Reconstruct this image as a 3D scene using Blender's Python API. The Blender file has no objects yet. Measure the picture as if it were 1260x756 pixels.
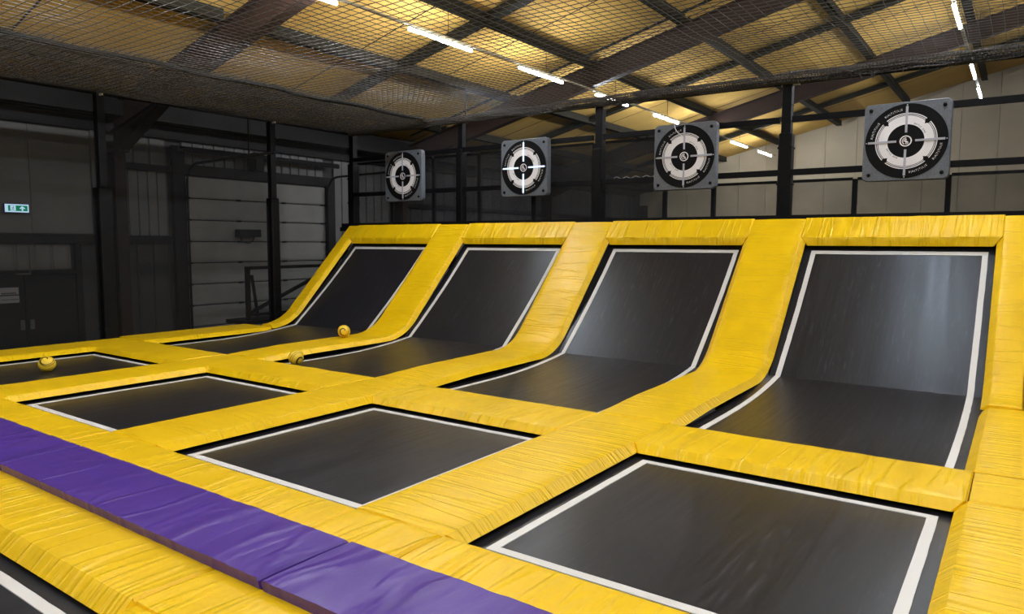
import bpy, bmesh, math, random
from mathutils import Vector, Matrix, noise
random.seed(7)
S = bpy.context.scene
COL = S.collection

# ------------------------------------------------------------------ camera
def rad(a): return math.radians(a)
yaw, pitch, roll, f_px = rad(35.375), rad(5.104), rad(0.1994), 883.62
fw = Vector((-math.sin(yaw)*math.cos(pitch), math.cos(yaw)*math.cos(pitch), -math.sin(pitch)))
rt0 = Vector((math.cos(yaw), math.sin(yaw), 0)); up0 = rt0.cross(fw)
rt = math.cos(roll)*rt0 + math.sin(roll)*up0; up = math.cos(roll)*up0 - math.sin(roll)*rt0
cd = bpy.data.cameras.new('camera'); cam = bpy.data.objects.new('camera', cd); COL.objects.link(cam)
M4 = Matrix((rt, up, -fw)).transposed().to_4x4(); M4.translation = Vector((0, 0, 1.65)); cam.matrix_world = M4
cd.sensor_fit = 'HORIZONTAL'; cd.sensor_width = 36.0; cd.lens = f_px*36.0/1260.0
cd.clip_start = 0.05; cd.clip_end = 200
S.camera = cam

# ------------------------------------------------------------------ world, exposure
LED_POWER = 235.0
wd = bpy.data.worlds.new('world'); S.world = wd; wd.use_nodes = True
bg = wd.node_tree.nodes['Background']; bg.inputs[0].default_value = (0.8, 0.9, 1.0, 1); bg.inputs[1].default_value = 0.05
vs = S.view_settings
S.display_settings.display_device = 'sRGB'
vs.view_transform = 'Standard'; vs.look = 'None'; vs.gamma = 1.0; vs.exposure = 0.0; vs.use_curve_mapping = False
cy = S.cycles
cy.max_bounces = 8; cy.diffuse_bounces = 6; cy.glossy_bounces = 3; cy.transparent_max_bounces = 12
cy.caustics_reflective = False; cy.caustics_refractive = False
cy.sample_clamp_indirect = 6.0
cy.use_denoising = True

# ------------------------------------------------------------------ materials
def mat(name, rgb, rough=0.5, metal=0.0, spec=0.5, noise_amt=0.0, noise_scale=8.0, bump=0.0, bump_scale=60.0):
    m = bpy.data.materials.new(name); m.use_nodes = True
    nt = m.node_tree; b = nt.nodes['Principled BSDF']
    b.inputs['Base Color'].default_value = (*rgb, 1); b.inputs['Roughness'].default_value = rough
    b.inputs['Metallic'].default_value = metal; b.inputs['Specular IOR Level'].default_value = spec
    tc = nt.nodes.new('ShaderNodeTexCoord')
    if noise_amt > 0:
        n = nt.nodes.new('ShaderNodeTexNoise'); n.inputs['Scale'].default_value = noise_scale; n.inputs['Detail'].default_value = 5
        nt.links.new(tc.outputs['Object'], n.inputs['Vector'])
        r = nt.nodes.new('ShaderNodeMapRange'); r.inputs[1].default_value = 0.3; r.inputs[2].default_value = 0.7
        r.inputs[3].default_value = 1-noise_amt; r.inputs[4].default_value = 1+noise_amt
        nt.links.new(n.outputs['Fac'], r.inputs[0])
        mx = nt.nodes.new('ShaderNodeVectorMath'); mx.operation = 'SCALE'; mx.inputs[0].default_value = rgb
        nt.links.new(r.outputs[0], mx.inputs['Scale']); nt.links.new(mx.outputs[0], b.inputs['Base Color'])
    if bump > 0:
        n2 = nt.nodes.new('ShaderNodeTexNoise'); n2.inputs['Scale'].default_value = bump_scale; n2.inputs['Detail'].default_value = 4
        nt.links.new(tc.outputs['Object'], n2.inputs['Vector'])
        bp = nt.nodes.new('ShaderNodeBump'); bp.inputs['Strength'].default_value = bump; bp.inputs['Distance'].default_value = 0.01
        nt.links.new(n2.outputs['Fac'], bp.inputs['Height']); nt.links.new(bp.outputs[0], b.inputs['Normal'])
    return m

def emat(name, rgb, strength):
    m = bpy.data.materials.new(name); m.use_nodes = True; nt = m.node_tree
    for n in list(nt.nodes): nt.nodes.remove(n)
    o = nt.nodes.new('ShaderNodeOutputMaterial'); e = nt.nodes.new('ShaderNodeEmission')
    e.inputs[0].default_value = (*rgb, 1); e.inputs[1].default_value = strength
    nt.links.new(e.outputs[0], o.inputs[0]); return m

def vinyl(name, rgb, rough=0.36, su=13.0, sv=1.6, strength=0.65):
    """PVC cover: gathers and creases run across the pad (uv in metres: u along, v across)."""
    m = bpy.data.materials.new(name); m.use_nodes = True; nt = m.node_tree; L = nt.links
    b = nt.nodes['Principled BSDF']; b.inputs['Roughness'].default_value = rough
    b.inputs['Specular IOR Level'].default_value = 0.32
    uv = nt.nodes.new('ShaderNodeUVMap'); uv.uv_map = 'UVMap'
    oi = nt.nodes.new('ShaderNodeObjectInfo')
    sc = nt.nodes.new('ShaderNodeMath'); sc.operation = 'MULTIPLY'; sc.inputs[1].default_value = 37.0
    L.new(oi.outputs['Random'], sc.inputs[0])
    add = nt.nodes.new('ShaderNodeVectorMath'); add.operation = 'ADD'
    L.new(uv.outputs[0], add.inputs[0]); L.new(sc.outputs[0], add.inputs[1])
    def nz(scale, detail, dist, rot=0.0):
        mp = nt.nodes.new('ShaderNodeMapping'); mp.inputs['Scale'].default_value = scale; mp.inputs['Rotation'].default_value = (0, 0, rot)
        L.new(add.outputs[0], mp.inputs['Vector'])
        n = nt.nodes.new('ShaderNodeTexNoise'); n.inputs['Scale'].default_value = 1.0; n.inputs['Detail'].default_value = detail
        n.inputs['Distortion'].default_value = dist; L.new(mp.outputs[0], n.inputs['Vector']); return n
    a = nz((su, sv*0.7, 1), 3.0, 0.3); c = nz((su*0.42, sv*0.35, 1), 2.0, 0.35, 0.22); d = nz((su*3.2, sv*2.5, 1), 2.0, 0.2)
    # ridged creases out of c
    s1 = nt.nodes.new('ShaderNodeMath'); s1.operation = 'SUBTRACT'; s1.inputs[1].default_value = 0.5; L.new(c.outputs['Fac'], s1.inputs[0])
    s2 = nt.nodes.new('ShaderNodeMath'); s2.operation = 'ABSOLUTE'; L.new(s1.outputs[0], s2.inputs[0])
    s3 = nt.nodes.new('ShaderNodeMapRange'); s3.inputs[1].default_value = 0.0; s3.inputs[2].default_value = 0.06; s3.inputs[3].default_value = 0.8; s3.inputs[4].default_value = 0.0
    s3.interpolation_type = 'SMOOTHSTEP'; L.new(s2.outputs[0], s3.inputs[0])
    m1 = nt.nodes.new('ShaderNodeMath'); m1.operation = 'ADD'; L.new(a.outputs['Fac'], m1.inputs[0]); L.new(s3.outputs[0], m1.inputs[1])
    m2 = nt.nodes.new('ShaderNodeMath'); m2.operation = 'MULTIPLY_ADD'; m2.inputs[1].default_value = 0.22
    L.new(d.outputs['Fac'], m2.inputs[0]); L.new(m1.outputs[0], m2.inputs[2])
    at_ = nt.nodes.new('ShaderNodeAttribute'); at_.attribute_name = 'bevel'
    pl = nz((46.0, 2.0, 1), 2.0, 0.2); pm = nt.nodes.new('ShaderNodeMath'); pm.operation = 'MULTIPLY'
    L.new(pl.outputs['Fac'], pm.inputs[0]); L.new(at_.outputs['Fac'], pm.inputs[1])
    m3 = nt.nodes.new('ShaderNodeMath'); m3.operation = 'MULTIPLY_ADD'; m3.inputs[1].default_value = 0.8
    L.new(pm.outputs[0], m3.inputs[0]); L.new(m2.outputs[0], m3.inputs[2]); m2 = m3
    bp = nt.nodes.new('ShaderNodeBump'); bp.inputs['Strength'].default_value = strength; bp.inputs['Distance'].default_value = 0.012
    L.new(m2.outputs[0], bp.inputs['Height']); L.new(bp.outputs[0], b.inputs['Normal'])
    g = nz((2.0, 2.0, 1), 4.0, 0.0)
    r = nt.nodes.new('ShaderNodeMapRange'); r.inputs[1].default_value = 0.3; r.inputs[2].default_value = 0.7; r.inputs[3].default_value = 0.93; r.inputs[4].default_value = 1.05
    L.new(g.outputs['Fac'], r.inputs[0])
    v = nt.nodes.new('ShaderNodeVectorMath'); v.operation = 'SCALE'; v.inputs[0].default_value = rgb
    L.new(r.outputs[0], v.inputs['Scale']); L.new(v.outputs[0], b.inputs['Base Color'])
    return m

def bed_mat(name):
    """woven black jumping mat: fine weave lines along the bed, scuffs and pale scratches."""
    m = bpy.data.materials.new(name); m.use_nodes = True; nt = m.node_tree; L = nt.links
    b = nt.nodes['Principled BSDF']; b.inputs['Specular IOR Level'].default_value = 0.38; b.inputs['Specular Tint'].default_value = (0.74, 0.86, 1.0, 1)
    uv = nt.nodes.new('ShaderNodeUVMap'); uv.uv_map = 'UVMap'
    def nz(scale, detail, rot=0.0, dist=0.0):
        mp = nt.nodes.new('ShaderNodeMapping'); mp.inputs['Scale'].default_value = scale; mp.inputs['Rotation'].default_value = (0, 0, rot)
        L.new(uv.outputs[0], mp.inputs['Vector'])
        n = nt.nodes.new('ShaderNodeTexNoise'); n.inputs['Scale'].default_value = 1.0; n.inputs['Detail'].default_value = detail; n.inputs['Distortion'].default_value = dist
        L.new(mp.outputs[0], n.inputs['Vector']); return n
    streak = nz((0.9, 26, 1), 5.0); scuff = nz((1.6, 2.2, 1), 3.0); scr = nz((4.0, 34, 1), 4.0, 0.6, 0.4)
    t = nt.nodes.new('ShaderNodeMapRange'); t.inputs[1].default_value = 0.55; t.inputs[2].default_value = 0.8; t.inputs[3].default_value = 0; t.inputs[4].default_value = 1
    L.new(scr.outputs['Fac'], t.inputs[0])
    t2 = nt.nodes.new('ShaderNodeMapRange'); t2.inputs[1].default_value = 0.35; t2.inputs[2].default_value = 0.75; t2.inputs[3].default_value = 0.0; t2.inputs[4].default_value = 1
    L.new(scuff.outputs['Fac'], t2.inputs[0])
    k = nt.nodes.new('ShaderNodeMath'); k.operation = 'MULTIPLY'; L.new(t.outputs[0], k.inputs[0]); L.new(t2.outputs[0], k.inputs[1])
    base = nt.nodes.new('ShaderNodeMapRange'); base.inputs[1].default_value = 0.3; base.inputs[2].default_value = 0.7; base.inputs[3].default_value = 0.011; base.inputs[4].default_value = 0.018
    L.new(streak.outputs['Fac'], base.inputs[0])
    ad = nt.nodes.new('ShaderNodeMath'); ad.operation = 'MULTIPLY_ADD'; ad.inputs[1].default_value = 0.05
    L.new(k.outputs[0], ad.inputs[0]); L.new(base.outputs[0], ad.inputs[2])
    cb = nt.nodes.new('ShaderNodeCombineColor'); gm = nt.nodes.new('ShaderNodeMath'); gm.operation = 'MULTIPLY'; gm.inputs[1].default_value = 1.28
    L.new(ad.outputs[0], gm.inputs[0])
    L.new(ad.outputs[0], cb.inputs[0]); L.new(ad.outputs[0], cb.inputs[1]); L.new(gm.outputs[0], cb.inputs[2]); L.new(cb.outputs[0], b.inputs['Base Color'])
    ro = nt.nodes.new('ShaderNodeMapRange'); ro.inputs[1].default_value = 0.3; ro.inputs[2].default_value = 0.7; ro.inputs[3].default_value = 0.27; ro.inputs[4].default_value = 0.40
    mxr = nt.nodes.new('ShaderNodeMath'); mxr.operation = 'MULTIPLY_ADD'; mxr.inputs[1].default_value = 0.65
    hs = nt.nodes.new('ShaderNodeMath'); hs.operation = 'MULTIPLY'; hs.inputs[1].default_value = 0.35; L.new(scr.outputs['Fac'], hs.inputs[0])
    L.new(streak.outputs['Fac'], mxr.inputs[0]); L.new(hs.outputs[0], mxr.inputs[2]); L.new(mxr.outputs[0], ro.inputs[0]); L.new(ro.outputs[0], b.inputs['Roughness'])
    bp = nt.nodes.new('ShaderNodeBump'); bp.inputs['Strength'].default_value = 0.2; bp.inputs['Distance'].default_value = 0.0015
    L.new(streak.outputs['Fac'], bp.inputs['Height']); L.new(bp.outputs[0], b.inputs['Normal'])
    return m

def net_mat(name, rgb, opacity, weave=0.0):
    """fine knotless netting: threads far thinner than a pixel, so the sheet is a mix of thread and hole."""
    m = bpy.data.materials.new(name); m.use_nodes = True; nt = m.node_tree; L = nt.links
    b = nt.nodes['Principled BSDF']; o = nt.nodes['Material Output']
    b.inputs['Base Color'].default_value = (*rgb, 1); b.inputs['Roughness'].default_value = 0.8; b.inputs['Specular IOR Level'].default_value = 0.2
    tr = nt.nodes.new('ShaderNodeBsdfTransparent'); mx = nt.nodes.new('ShaderNodeMixShader')
    tc = nt.nodes.new('ShaderNodeTexCoord'); n = nt.nodes.new('ShaderNodeTexNoise'); n.inputs['Scale'].default_value = 1.3; n.inputs['Detail'].default_value = 3
    L.new(tc.outputs['Object'], n.inputs['Vector'])
    r = nt.nodes.new('ShaderNodeMapRange'); r.inputs[1].default_value = 0.3; r.inputs[2].default_value = 0.7
    r.inputs[3].default_value = opacity*0.9; r.inputs[4].default_value = min(1, opacity*1.1); L.new(n.outputs['Fac'], r.inputs[0])
    L.new(r.outputs[0], mx.inputs[0]); L.new(tr.outputs[0], mx.inputs[1]); L.new(b.outputs[0], mx.inputs[2]); L.new(mx.outputs[0], o.inputs[0])
    return m

YEL = vinyl('yellow_vinyl', (0.85, 0.545, 0.004))
PUR = vinyl('purple_vinyl', (0.080, 0.034, 0.28), rough=0.33, su=6.0, sv=2.2, strength=0.5)
BED = bed_mat('woven_mat')
WHT = mat('white_webbing', (0.68, 0.68, 0.67), 0.6, bump=0.2, bump_scale=200)
BLK = mat('black_fabric', (0.006, 0.006, 0.0065), 0.8, spec=0.15, bump=0.2, bump_scale=120)
STEEL = mat('black_steel', (0.0045, 0.0045, 0.006), 0.5, 0.0, 0.12, 0.15, 6)
SLEEVE = mat('black_sleeve', (0.004, 0.004, 0.0048), 0.5, 0, 0.12, 0.1, 6, 0.5, 14)
WSTEEL = mat('white_steel', (0.7, 0.7, 0.7), 0.4)
BROWN = mat('brown_steel', (0.036, 0.021, 0.017), 0.6, 0, 0.2, 0.12, 3)
OLIVE = mat('grey_steel', (0.020, 0.018, 0.012), 0.7, 0, 0.1, 0.15, 3)
ROOFM = mat('yellowish_roof_panel', (0.67, 0.43, 0.12), 0.8, 0, 0.1, 0.06, 1.2, 0.15, 9)  # one even yellowish tan for all roof panels
CREAM = mat('cream_cladding', (0.57, 0.50, 0.37), 0.6, 0, 0.3, 0.05, 1.5)
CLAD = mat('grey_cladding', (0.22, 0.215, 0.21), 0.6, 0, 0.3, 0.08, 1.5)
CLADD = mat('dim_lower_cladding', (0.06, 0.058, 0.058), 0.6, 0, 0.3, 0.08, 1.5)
DOORM = mat('grey_door_panel', (0.36, 0.355, 0.33), 0.55, 0, 0.35, 0.06, 2, 0.25, 40)
DARKW = mat('dark_paint', (0.014, 0.0135, 0.013), 0.65, 0, 0.2, 0.1, 2)
FLOORM = mat('dark_floor', (0.03, 0.03, 0.03), 0.7, 0, 0.3, 0.2, 2)
THREAD = mat('net_thread', (0.040, 0.037, 0.034), 0.55, 0, 0.5)
THREADB = mat('bunched_thread', (0.055, 0.052, 0.050), 0.6, 0, 0.4, 0.5, 30)
GREYP = mat('grey_plastic', (0.115, 0.13, 0.155), 0.45, 0, 0.4, 0.25, 60, 0.3, 90)
DISCB = mat('black_disc', (0.004, 0.004, 0.005), 0.6, 0, 0.12)
DISCW = mat('white_print', (0.80, 0.79, 0.82), 0.55, 0, 0.2)
DISCG = mat('light_bar_off', (0.40, 0.41, 0.48), 0.35)
BARON = emat('light_bar_lit', (0.62, 0.80, 1.0), 1.7)
LEDM = emat('led_tube', (0.90, 0.94, 1.0), LED_POWER)
TRUNK = mat('white_trunking', (0.38, 0.34, 0.24), 0.6, 0, 0.2)
BALLY = mat('yellow_ball', (0.88, 0.60, 0.03), 0.42, 0, 0.5, 0.05, 20)
BALLB = mat('black_stripe', (0.02, 0.016, 0.014), 0.5)
EXITG = emat('exit_green', (0.0, 0.36, 0.16), 0.9)
EXITW = emat('exit_white', (0.55, 0.80, 1.0), 1.6)
EXITB = mat('exit_case', (0.10, 0.10, 0.30), 0.5)
SIGNG = mat('notice_paper', (0.34, 0.32, 0.32), 0.7)
BEAMW = mat('dark_frame', (0.011, 0.010, 0.010), 0.6, 0, 0.2)

# ------------------------------------------------------------------ helpers
def link(name, me, parent=None, smooth=False, material=None):
    o = bpy.data.objects.new(name, me); COL.objects.link(o)
    if material: me.materials.append(material)
    if smooth:
        for p in me.polygons: p.use_smooth = True
    if parent: o.parent = parent
    return o
def mesh(name, v, f, material=None, parent=None, smooth=False, uvs=None):
    me = bpy.data.meshes.new(name); me.from_pydata([tuple(p) for p in v], [], f)
    if uvs:
        ul = me.uv_layers.new(name='UVMap')
        for lp in me.loops: ul.data[lp.index].uv = uvs[lp.vertex_index]
    me.update(); return link(name, me, parent, smooth, material)
def bm_obj(name, bm, material=None, parent=None, smooth=False):
    me = bpy.data.meshes.new(name); bm.normal_update(); bm.to_mesh(me); bm.free(); return link(name, me, parent, smooth, material)
def empty(name, loc=(0, 0, 0)):
    o = bpy.data.objects.new(name, None); COL.objects.link(o); o.location = loc; return o
def tag(o, label, cat, group=None):
    o['label'] = label; o['category'] = cat
    if group: o['group'] = group
    return o
def struct(o): o['kind'] = 'structure'; return o
def bx(bm, x0, x1, y0, y1, z0, z1):
    v = [bm.verts.new(p) for p in ((x0,y0,z0),(x1,y0,z0),(x1,y1,z0),(x0,y1,z0),(x0,y0,z1),(x1,y0,z1),(x1,y1,z1),(x0,y1,z1))]
    for q in ((0,3,2,1),(4,5,6,7),(0,1,5,4),(1,2,6,5),(2,3,7,6),(3,0,4,7)): bm.faces.new([v[i] for i in q])
def box(name, x0, x1, y0, y1, z0, z1, m, parent=None, bevel=0.0):
    bm = bmesh.new(); bx(bm, x0, x1, y0, y1, z0, z1)
    if bevel: bmesh.ops.bevel(bm, geom=bm.edges[:], offset=bevel, segments=2, affect='EDGES', profile=0.5)
    return bm_obj(name, bm, m, parent)
def beam_bm(bm, a, b, w, h, upv=(0, 0, 1)):
    """box beam from a to b, width w (sideways), height h (along up)."""
    a, b = Vector(a), Vector(b); d = (b-a).normalized(); s = d.cross(Vector(upv)).normalized(); u = s.cross(d)
    vs_ = []
    for p in (a, b):
        for i, j in ((-1,-1),(1,-1),(1,1),(-1,1)): vs_.append(bm.verts.new(p + s*(w/2*i) + u*(h/2*j)))
    for q in ((0,1,2,3),(7,6,5,4),(0,4,5,1),(1,5,6,2),(2,6,7,3),(3,7,4,0)): bm.faces.new([vs_[i] for i in q])
def beam(name, a, b, w, h, m, parent=None, upv=(0, 0, 1)):
    bm = bmesh.new(); beam_bm(bm, a, b, w, h, upv); bmesh.ops.recalc_face_normals(bm, faces=bm.faces); return bm_obj(name, bm, m, parent)
def tube_bm(bm, pts, r, n=8, radii=None):
    pts = [Vector(p) for p in pts]; rings = []
    for i, p in enumerate(pts):
        d = (pts[min(i+1, len(pts)-1)] - pts[max(i-1, 0)]).normalized()
        ref = Vector((0, 0, 1)) if abs(d.z) < 0.9 else Vector((1, 0, 0))
        s = d.cross(ref).normalized(); u = s.cross(d); rr = radii[i] if radii else r
        rings.append([bm.verts.new(p + s*(rr*math.cos(2*math.pi*k/n)) + u*(rr*math.sin(2*math.pi*k/n))) for k in range(n)])
    for A, B in zip(rings, rings[1:]):
        for k in range(n): bm.faces.new((A[k], A[(k+1) % n], B[(k+1) % n], B[k]))
    bm.faces.new(rings[0][::-1]); bm.faces.new(rings[-1])
def tube(name, pts, r, m, parent=None, n=8, radii=None):
    bm = bmesh.new(); tube_bm(bm, pts, r, n, radii); bmesh.ops.recalc_face_normals(bm, faces=bm.faces); return bm_obj(name, bm, m, parent, True)
def ibeam_bm(bm, a, b, bw, h, t=0.03, upv=(0, 0, 1)):
    a, b = Vector(a), Vector(b); d = (b-a).normalized(); s = d.cross(Vector(upv)).normalized(); u = s.cross(d)
    beam_bm(bm, a, b, t, h, upv)
    for j in (-1, 1): beam_bm(bm, a + u*(h/2-t/2)*j, b + u*(h/2-t/2)*j, bw, t, upv)

# ------------------------------------------------------------------ layout (metres; pad tops at z = 0)
P, X0, W = 3.1009, 0.1595, 0.3596           # lane pitch, centre of the right-hand divider, half divider width
def DR(k): return X0 - k*P + W              # right / left top edge of divider k (0 = right, 4 = left)
def DL(k): return X0 - k*P - W
XLE = -12.62                                # outer edge of the left border pad
XRE = 0.90
YS0, YS1, YC0, YC1 = 2.6094, 2.9753, 5.3808, 6.1188
BV, PD = 0.075, 0.068                       # bevel run and drop of a pad
ZB = -0.105                                 # beds
YP0 = 2.03                                  # purple walkway front edge
YF0 = 1.64                                  # front yellow strip, front edge
ZF = -0.05

# ------------------------------------------------------------------ setting: floor, walls, roof
def zr(x): return 5.85 + 0.245*(x + 9.14)
XW, XRIDGE, XE, YG, YB = -15.0, 5.0, 25.0, 31.6, -9.0
FZ = -0.95
def zroof(x): return zr(x) if x <= XRIDGE else zr(2*XRIDGE - x)
fl = struct(box('floor', XW-0.4, XE+0.4, YB-0.4, YG+0.4, FZ-0.2, FZ, FLOORM))

ceil = struct(empty('ceiling'))
seams = [-8.3 + 2.63*i for i in range(16)]; seams[-1] = YG + 0.2
rafY = [-8.6, -0.8, 7.2, 15.2, 23.2, 31.45]
for side in (0, 1):
    for i in range(15):
        y0, y1 = seams[i] + 0.012, seams[i+1] - 0.012
        if side and i > 30: continue
        bm = bmesh.new(); xa, xb = (XW-0.3, XRIDGE) if side == 0 else (XRIDGE, XE+0.3)
        # panel with shallow ribs running down the slope
        n = 10; ys = [y0 + (y1-y0)*k/n for k in range(n+1)]
        low, hi = [], []
        for k, y in enumerate(ys):
            dz = 0.012 if k % 2 else 0.0
            low.append([bm.verts.new((x, y, zroof(x) + dz)) for x in (xa, xb)])
            hi.append([bm.verts.new((x, y, zroof(x) + 0.12)) for x in (xa, xb)])
        for k in range(n):
            bm.faces.new((low[k][0], low[k+1][0], low[k+1][1], low[k][1])); bm.faces.new((hi[k][0], hi[k][1], hi[k+1][1], hi[k+1][0]))
        for k in (0, n): bm.faces.new((low[k][0], low[k][1], hi[k][1], hi[k][0]))
        bmesh.ops.recalc_face_normals(bm, faces=bm.faces)
        bm_obj('roof_panel', bm, ROOFM, ceil)
        if side == 0:     # dark sealing strip in the joint
            pass
for i in range(1, 15):
    y = seams[i]; beam('joint_strip', (XW, y, zr(XW) + 0.012), (XRIDGE, y, zr(XRIDGE) + 0.012), 0.03, 0.03, DARKW, ceil)
slope_up = Vector((-0.245, 0, 1)).normalized()
for y in rafY[:-1]:
    bm = bmesh.new(); dep, bw = 0.50, 0.22
    off = -0.20 - dep/2
    ibeam_bm(bm, (XW+0.25, y, zr(XW+0.25)+off), (XRIDGE, y, zr(XRIDGE)+off), bw, dep, 0.03, slope_up)
    # haunch: tapered web and flange at the eaves
    xh = XW + 2.6
    pts = [(XW+0.25, zr(XW+0.25)-0.68), (xh, zr(xh)-0.68), (XW+0.55, 3.42), (XW+0.25, 3.42)]
    for dy in (-0.015,):
        a = [bm.verts.new((p[0], y-0.02, p[1])) for p in pts]; b = [bm.verts.new((p[0], y+0.02, p[1])) for p in pts]
        bm.faces.new(a); bm.faces.new(b[::-1])
        for q in range(4): bm.faces.new((a[q], b[q], b[(q+1) % 4], a[(q+1) % 4]))
    beam_bm(bm, (XW+0.55, y, 3.43), (xh, y, zr(xh)-0.69), bw, 0.03, (-1, 0, 1))
    beam_bm(bm, (XW+0.25, y, 3.42), (XW+0.62, y, 3.42), bw, 0.05)
    bmesh.ops.recalc_face_normals(bm, faces=bm.faces)
    bm_obj('rafter', bm, BROWN, ceil)
    bm = bmesh.new(); ibeam_bm(bm, (XRIDGE, y, zr(XRIDGE)+off), (XE-0.25, y, zroof(XE-0.25)+off), bw, dep, 0.03, (0.245, 0, 1))
    bmesh.ops.recalc_face_normals(bm, faces=bm.faces); bm_obj('rafter', bm, BROWN, ceil)
for xp in (-13.2, -10.87, -8.58, -6.27, -3.89, -1.48, 0.95, 3.3):
    bm = bmesh.new()
    for ya, yb in zip(rafY, rafY[1:]):
        beam_bm(bm, (xp, ya+0.11, zr(xp)-0.11), (xp, yb-0.11, zr(xp)-0.11), 0.17, 0.20)
        beam_bm(bm, (xp+0.085, ya+0.12, zr(xp)-0.20), (xp+0.085, yb-0.12, zr(xp)-0.20), 0.05, 0.02)
    bmesh.ops.recalc_face_normals(bm, faces=bm.faces); o = bm_obj('purlin', bm, OLIVE, ceil)
for ya, yb in zip(rafY, rafY[1:]):
    ym = (ya+yb)/2 if ya < 14 else (ya+yb)/2 + 0.05
    beam('cross_beam', (XW+0.3, ym, zr(XW+0.3)-0.10), (XRIDGE, ym, zr(XRIDGE)-0.10), 0.26, 0.12, OLIVE, ceil, slope_up)
# roof end over the gable, conduit below the purlins, drop rods and a small flood lamp
cab = [(x, 14.3, zr(x)-0.30) for x in (-13.5, -11, -8.6, -6.3, -3.9, -1.5, 1.0)]
tube('conduit', cab, 0.028, DARKW, ceil, 6)
for x, y, h in ((-10.87, 13.4, 0.85), (-12.6, 8.74, 1.55)):
    tube('drop_rod', [(x, y, zr(x)-0.1), (x, y, zr(x)-0.1-h)], 0.018, DARKW, ceil, 6)

# left wall with columns, girts, cladding sheets
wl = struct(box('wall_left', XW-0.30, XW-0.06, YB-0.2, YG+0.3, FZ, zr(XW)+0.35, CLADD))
def clad(y0, y1, z0, z1, m, ribs=True, parent=wl, pitch=0.30):
    bm = bmesh.new(); n = max(1, round((y1-y0)/pitch)); prof = []
    for k in range(n):
        a = y0 + (y1-y0)*k/n; st = (y1-y0)/n
        prof += [(a, 0.0), (a+st*0.80, 0.0), (a+st*0.86, -0.03), (a+st*0.94, -0.03)] if ribs else [(a, 0.0), (a+st-0.02, 0.0), (a+st-0.014, -0.015), (a+st-0.004, -0.015)]
    prof.append((y1, 0.0))
    lo = [bm.verts.new((XW + d, y, z0)) for y, d in prof]; hi = [bm.verts.new((XW + d, y, z1)) for y, d in prof]
    for i in range(len(prof)-1): bm.faces.new((lo[i], hi[i], hi[i+1], lo[i+1]))
    bmesh.ops.recalc_face_normals(bm, faces=bm.faces)
    for f_ in bm.faces:
        if f_.normal.x < 0: f_.normal_flip()
    return bm_obj('cladding_sheet', bm, m, parent)
clad(-6, 6.84, 1.80, 3.80, CLAD, False, pitch=1.1)
clad(-6, 6.40, 1.12, 1.60, CLAD, True)
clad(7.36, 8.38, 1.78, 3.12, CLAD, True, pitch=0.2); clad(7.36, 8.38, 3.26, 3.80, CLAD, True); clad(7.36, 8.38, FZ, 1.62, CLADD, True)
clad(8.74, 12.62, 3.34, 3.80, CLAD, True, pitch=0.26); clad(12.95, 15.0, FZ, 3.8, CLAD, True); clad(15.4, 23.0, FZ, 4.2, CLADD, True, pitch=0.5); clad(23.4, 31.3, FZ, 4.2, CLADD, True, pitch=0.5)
for y in rafY:
    bm = bmesh.new(); beam_bm(bm, (XW+0.22, y, FZ), (XW+0.22, y, 3.42), 0.06, 0.40, (1, 0, 0))
    for dx in (0.03, 0.42): beam_bm(bm, (XW+dx, y, FZ), (XW+dx, y, 3.42), 0.22, 0.03, (1, 0, 0))
    bmesh.ops.recalc_face_normals(bm, faces=bm.faces); bm_obj('column', bm, BROWN, wl)
for z, ya, yb, h in ((3.90, -6, 31, 0.16), (3.19, 7.32, 8.42, 0.12), (1.70, -6, 6.9, 0.15), (1.70, 7.32, 8.4, 0.13), (2.75, 15.3, 31, 0.12), (4.15, -6, 31, 0.10)):
    box('girt', XW+0.005, XW+0.14, ya, yb, z-h/2, z+h/2, BEAMW if z < 4 else DARKW, wl)
beam('eaves_beam', (XW+0.55, YB, 4.28), (XW+0.55, YG, 4.28), 0.25, 0.42, BEAMW, wl)
box('corner_angle', XW+0.005, XW+0.05, 6.84, 6.90, 1.78, 3.82, CLAD, wl)

# sectional roller door
dr = struct(empty('door_1', (XW, 10.7, FZ)))
def dpart(name, o): o.parent = dr; o.matrix_parent_inverse = dr.matrix_basis.inverted(); return o
zd, k = FZ+0.05, 0
tops = [3.08]
while tops[-1] - 0.475 > FZ+0.1: tops.append(tops[-1]-0.475)
tops.append(FZ+0.02)
for z1, z0 in zip(tops, tops[1:]):
    bm = bmesh.new(); bx(bm, XW+0.0, XW+0.05, 8.74, 12.60, z0+0.012, z1-0.012)
    bmesh.ops.bevel(bm, geom=[e for e in bm.edges if abs(e.verts[0].co.z-e.verts[1].co.z) < 1e-5 and abs(e.verts[0].co.x-e.verts[1].co.x) < 1e-5 and e.verts[0].co.x > XW+0.03], offset=0.018, segments=2, affect='EDGES')
    for q in (0.25, 0.5, 0.75): bx(bm, XW+0.049, XW+0.054, 8.78, 12.56, z0+(z1-z0)*q-0.004, z0+(z1-z0)*q+0.004)
    o = dpart('door_panel', bm_obj('door_panel', bm, DOORM))
    if z1 > 0.2 and z1 < 3:
        for yy in (8.80, 10.05, 11.3, 12.5):
            dpart('hinge', box('hinge', XW+0.05, XW+0.075, yy-0.05, yy+0.05, z1-0.02, z1+0.02, BEAMW))
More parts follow.
